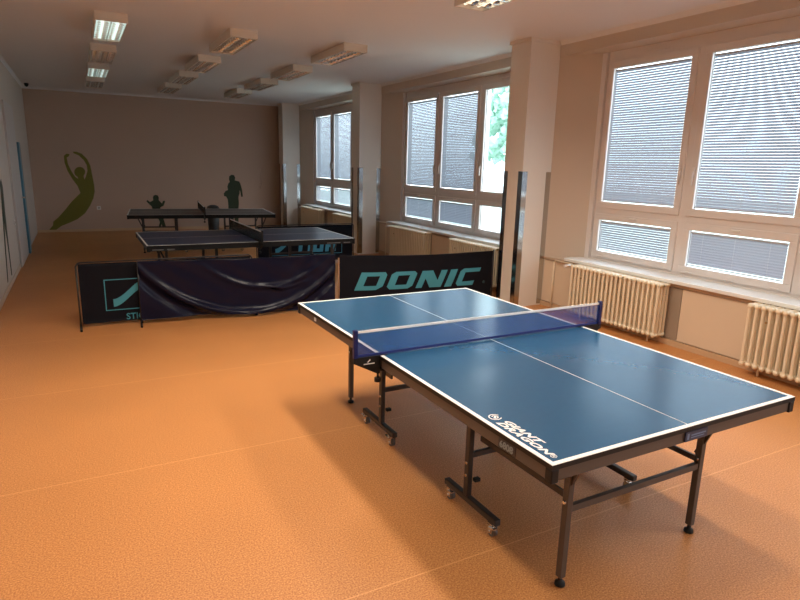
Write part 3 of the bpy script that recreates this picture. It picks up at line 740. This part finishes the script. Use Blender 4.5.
# ------------------------------------------------------------------ wall figures (painted silhouettes)
# outlines in metres on the back wall (x, z)
danc = [(-0.719, 0.025), (-0.602, 0.166), (-0.588, 0.254), (-0.474, 0.352), (-0.318, 0.529), (-0.16, 0.728), (0.047, 0.935), (-0.003, 1.106), (-0.096, 1.263), (-0.185, 1.458), (-0.231, 1.651), (-0.231, 1.805), (-0.175, 1.857), (-0.106, 1.848), (-0.131, 1.797), (-0.175, 1.768), (-0.161, 1.614), (-0.099, 1.44), (-0.032, 1.315), (0.062, 1.245), (0.139, 1.226), (0.194, 1.326), (0.241, 1.465), (0.234, 1.603), (0.179, 1.72), (0.082, 1.826), (-0.017, 1.87), (-0.038, 1.908), (0.039, 1.91), (0.149, 1.867), (0.256, 1.741), (0.312, 1.585), (0.336, 1.348), (0.358, 1.128), (0.357, 0.968), (0.315, 0.806), (0.227, 0.624), (0.103, 0.443), (-0.071, 0.304), (-0.238, 0.226), (-0.422, 0.15), (-0.553, 0.052), (-0.672, 0.008)]
head = [(0.188, 1.437), (0.178, 1.395), (0.154, 1.357), (0.12, 1.33), (0.081, 1.314), (0.04, 1.314), (0.003, 1.328), (-0.026, 1.355), (-0.043, 1.391), (-0.047, 1.433), (-0.036, 1.474), (-0.013, 1.511), (0.021, 1.539), (0.06, 1.554), (0.101, 1.555), (0.138, 1.542), (0.167, 1.515), (0.185, 1.479)]
neck = [(0.002, 1.382), (0.145, 1.385), (0.159, 1.207), (0.041, 1.205)]
child = [(1.75, 0.015), (1.809, 0.195), (1.746, 0.351), (1.658, 0.481), (1.636, 0.595), (1.585, 0.647), (1.514, 0.731), (1.545, 0.761), (1.601, 0.71), (1.637, 0.728), (1.682, 0.753), (1.677, 0.824), (1.696, 0.872), (1.745, 0.892), (1.797, 0.874), (1.818, 0.823), (1.809, 0.755), (1.852, 0.709), (1.886, 0.67), (1.914, 0.734), (1.958, 0.744), (1.961, 0.708), (1.916, 0.606), (1.864, 0.586), (1.839, 0.568), (1.842, 0.504), (1.88, 0.362), (1.919, 0.193), (1.958, 0.023), (1.871, -0.001), (1.845, 0.143), (1.797, -0.002)]
player = [(3.585, 0.076), (3.575, 0.375), (3.572, 0.592), (3.563, 0.766), (3.523, 0.844), (3.466, 0.86), (3.463, 0.927), (3.513, 0.993), (3.578, 1.02), (3.566, 1.113), (3.595, 1.196), (3.634, 1.233), (3.615, 1.302), (3.624, 1.384), (3.687, 1.427), (3.753, 1.415), (3.783, 1.352), (3.769, 1.277), (3.828, 1.262), (3.889, 1.249), (3.922, 1.169), (3.953, 1.048), (3.968, 0.914), (3.973, 0.843), (3.927, 0.838), (3.91, 0.968), (3.89, 1.021), (3.886, 0.927), (3.851, 0.833), (3.859, 0.67), (3.831, 0.426), (3.83, 0.07), (3.737, 0.072), (3.721, 0.373), (3.672, 0.074)]
def wall_figure(outlines, m, label):
    q = MB()
    for k, P in enumerate(outlines): q.prism(P, YB - 0.004 - 0.0006 * k, YB - 0.0005, 'Y')
    bmesh.ops.triangulate(q.bm, faces=q.bm.faces[:])
    tag(q.build('wall_silhouette', m), label, 'wall decal', 'green people silhouettes on the walls')
wall_figure([danc, head, neck], DECAL_L, 'olive green leaping figure with raised arms on the back wall')
wall_figure([child], DECAL_D, 'small dark green child figure raising both hands on the back wall')
wall_figure([player], DECAL_D, 'tall dark green standing figure with hand on hip on the back wall')
# tall figure on the left wall (y, z), only its legs and hip are in frame
legs = [(9.33,0.12),(9.40,0.13),(9.62,0.62),(9.80,0.92),(9.86,0.62),(9.90,0.12),(9.96,0.12),(9.99,0.65),(10.03,1.0),(10.12,1.35),(10.02,1.46),(9.85,1.42),(9.75,1.15),(9.58,0.75)]
q = MB(); q.prism(legs, XL + 0.0005, XL + 0.004, 'X'); bmesh.ops.triangulate(q.bm, faces=q.bm.faces[:])
tag(q.build('wall_silhouette', DECAL_D), 'dark green striding legs figure on the left wall at the photo edge', 'wall decal', 'green people silhouettes on the walls')

# ------------------------------------------------------------------ small things
t = thing('wall_socket', 'small white socket on the back wall beside the leaping figure', 'socket', (0.419, YB, 0.573))
MB().box(-0.045, 0.045, -0.018, 0, -0.045, 0.045, 0.006).build('plate', PLASTW, t); MB().cyl((0, -0.020, 0), (0, -0.017, 0), 0.022, seg=14).build('inlet', mat('socket_shadow', (0.35, 0.33, 0.3), 0.5), t)
t = thing('wall_socket', 'small white socket low on the left wall beside the grey door', 'socket', (XL, 11.15, 0.75))
MB().box(0, 0.018, -0.04, 0.04, -0.04, 0.04, 0.006).build('plate', PLASTW, t); MB().cyl((0.017, 0, 0), (0.020, 0, 0), 0.020, seg=12).build('inlet', mat('socket_shadow', (0.35, 0.33, 0.3), 0.5), t)
t = thing('wall_thermostat', 'round box with a thin cable on the back wall right of the standing figure', 'thermostat', (4.497, YB, 1.108))
MB().cyl((0, -0.03, 0), (0, 0, 0), 0.05, seg=18).build('body', BACKW, t); MB().cyl((0, -0.006, 0.05), (-0.02, -0.006, 0.5), 0.006, seg=6).build('cable', BACKW, t)
t = thing('security_sensor', 'small black sensor at the ceiling in the far left corner', 'sensor', (-0.80, 15.8, H))
MB().lathe((0, 0, 0), [(0.045, 0), (0.045, -0.02), (0.03, -0.06), (0.01, -0.075)], 14).build('dome', BLACK, t)
t = thing('waste_bin', 'dark rounded bin standing behind the farthest table', 'bin', (2.98, 15.6, 0))
MB().lathe((0, 0, 0), [(0.12, 0), (0.13, 0.02), (0.15, 0.56)], 20).build('body', CARCASS, t)
MB().lathe((0, 0, 0), [(0.155, 0.56), (0.16, 0.60), (0.13, 0.66), (0.06, 0.69), (0.01, 0.695)], 20).build('lid', CARCASS, t)

# ------------------------------------------------------------------ outdoors behind the clear pane
g = MB(); g.box(6.2, 60, -20, 60, -1.2, -1.0); tag(g.build('grass_ground', GRASS), None, None, None, 'structure')
def tree(x, y, h, r, seed, label):
    rnd = random.Random(seed)
    t = thing('garden_tree', label, 'tree', (x, y, -1.0), 0, 'trees outside the windows')
    MB().cyl((0, 0, 0), (0.1, 0.1, h * 0.6), 0.22, 0.10, seg=8).build('trunk', BARK, t)
    q = MB()
    for k in range(330):
        a = rnd.uniform(0, 2 * pi); rr = r * math.sqrt(rnd.random()) * 0.8; z = rnd.uniform(0.3, 1.0) * h
        s = rnd.uniform(0.05, 0.12) * r
        bmesh.ops.create_icosphere(q.bm, subdivisions=1, radius=s, matrix=Matrix.Translation((rr * cos(a), rr * sin(a), z)))
    for v in q.bm.verts: v.co += Vector([rnd.uniform(-0.12, 0.12) for _ in range(3)])
    q.build('crown', LEAF, t)
tree(29, 36, 11.0, 4.0, 1, 'leafy tree seen through the clear pane of the middle window')
tree(37, 44, 12.0, 4.0, 2, 'pale leafy tree farther off behind the clear pane')
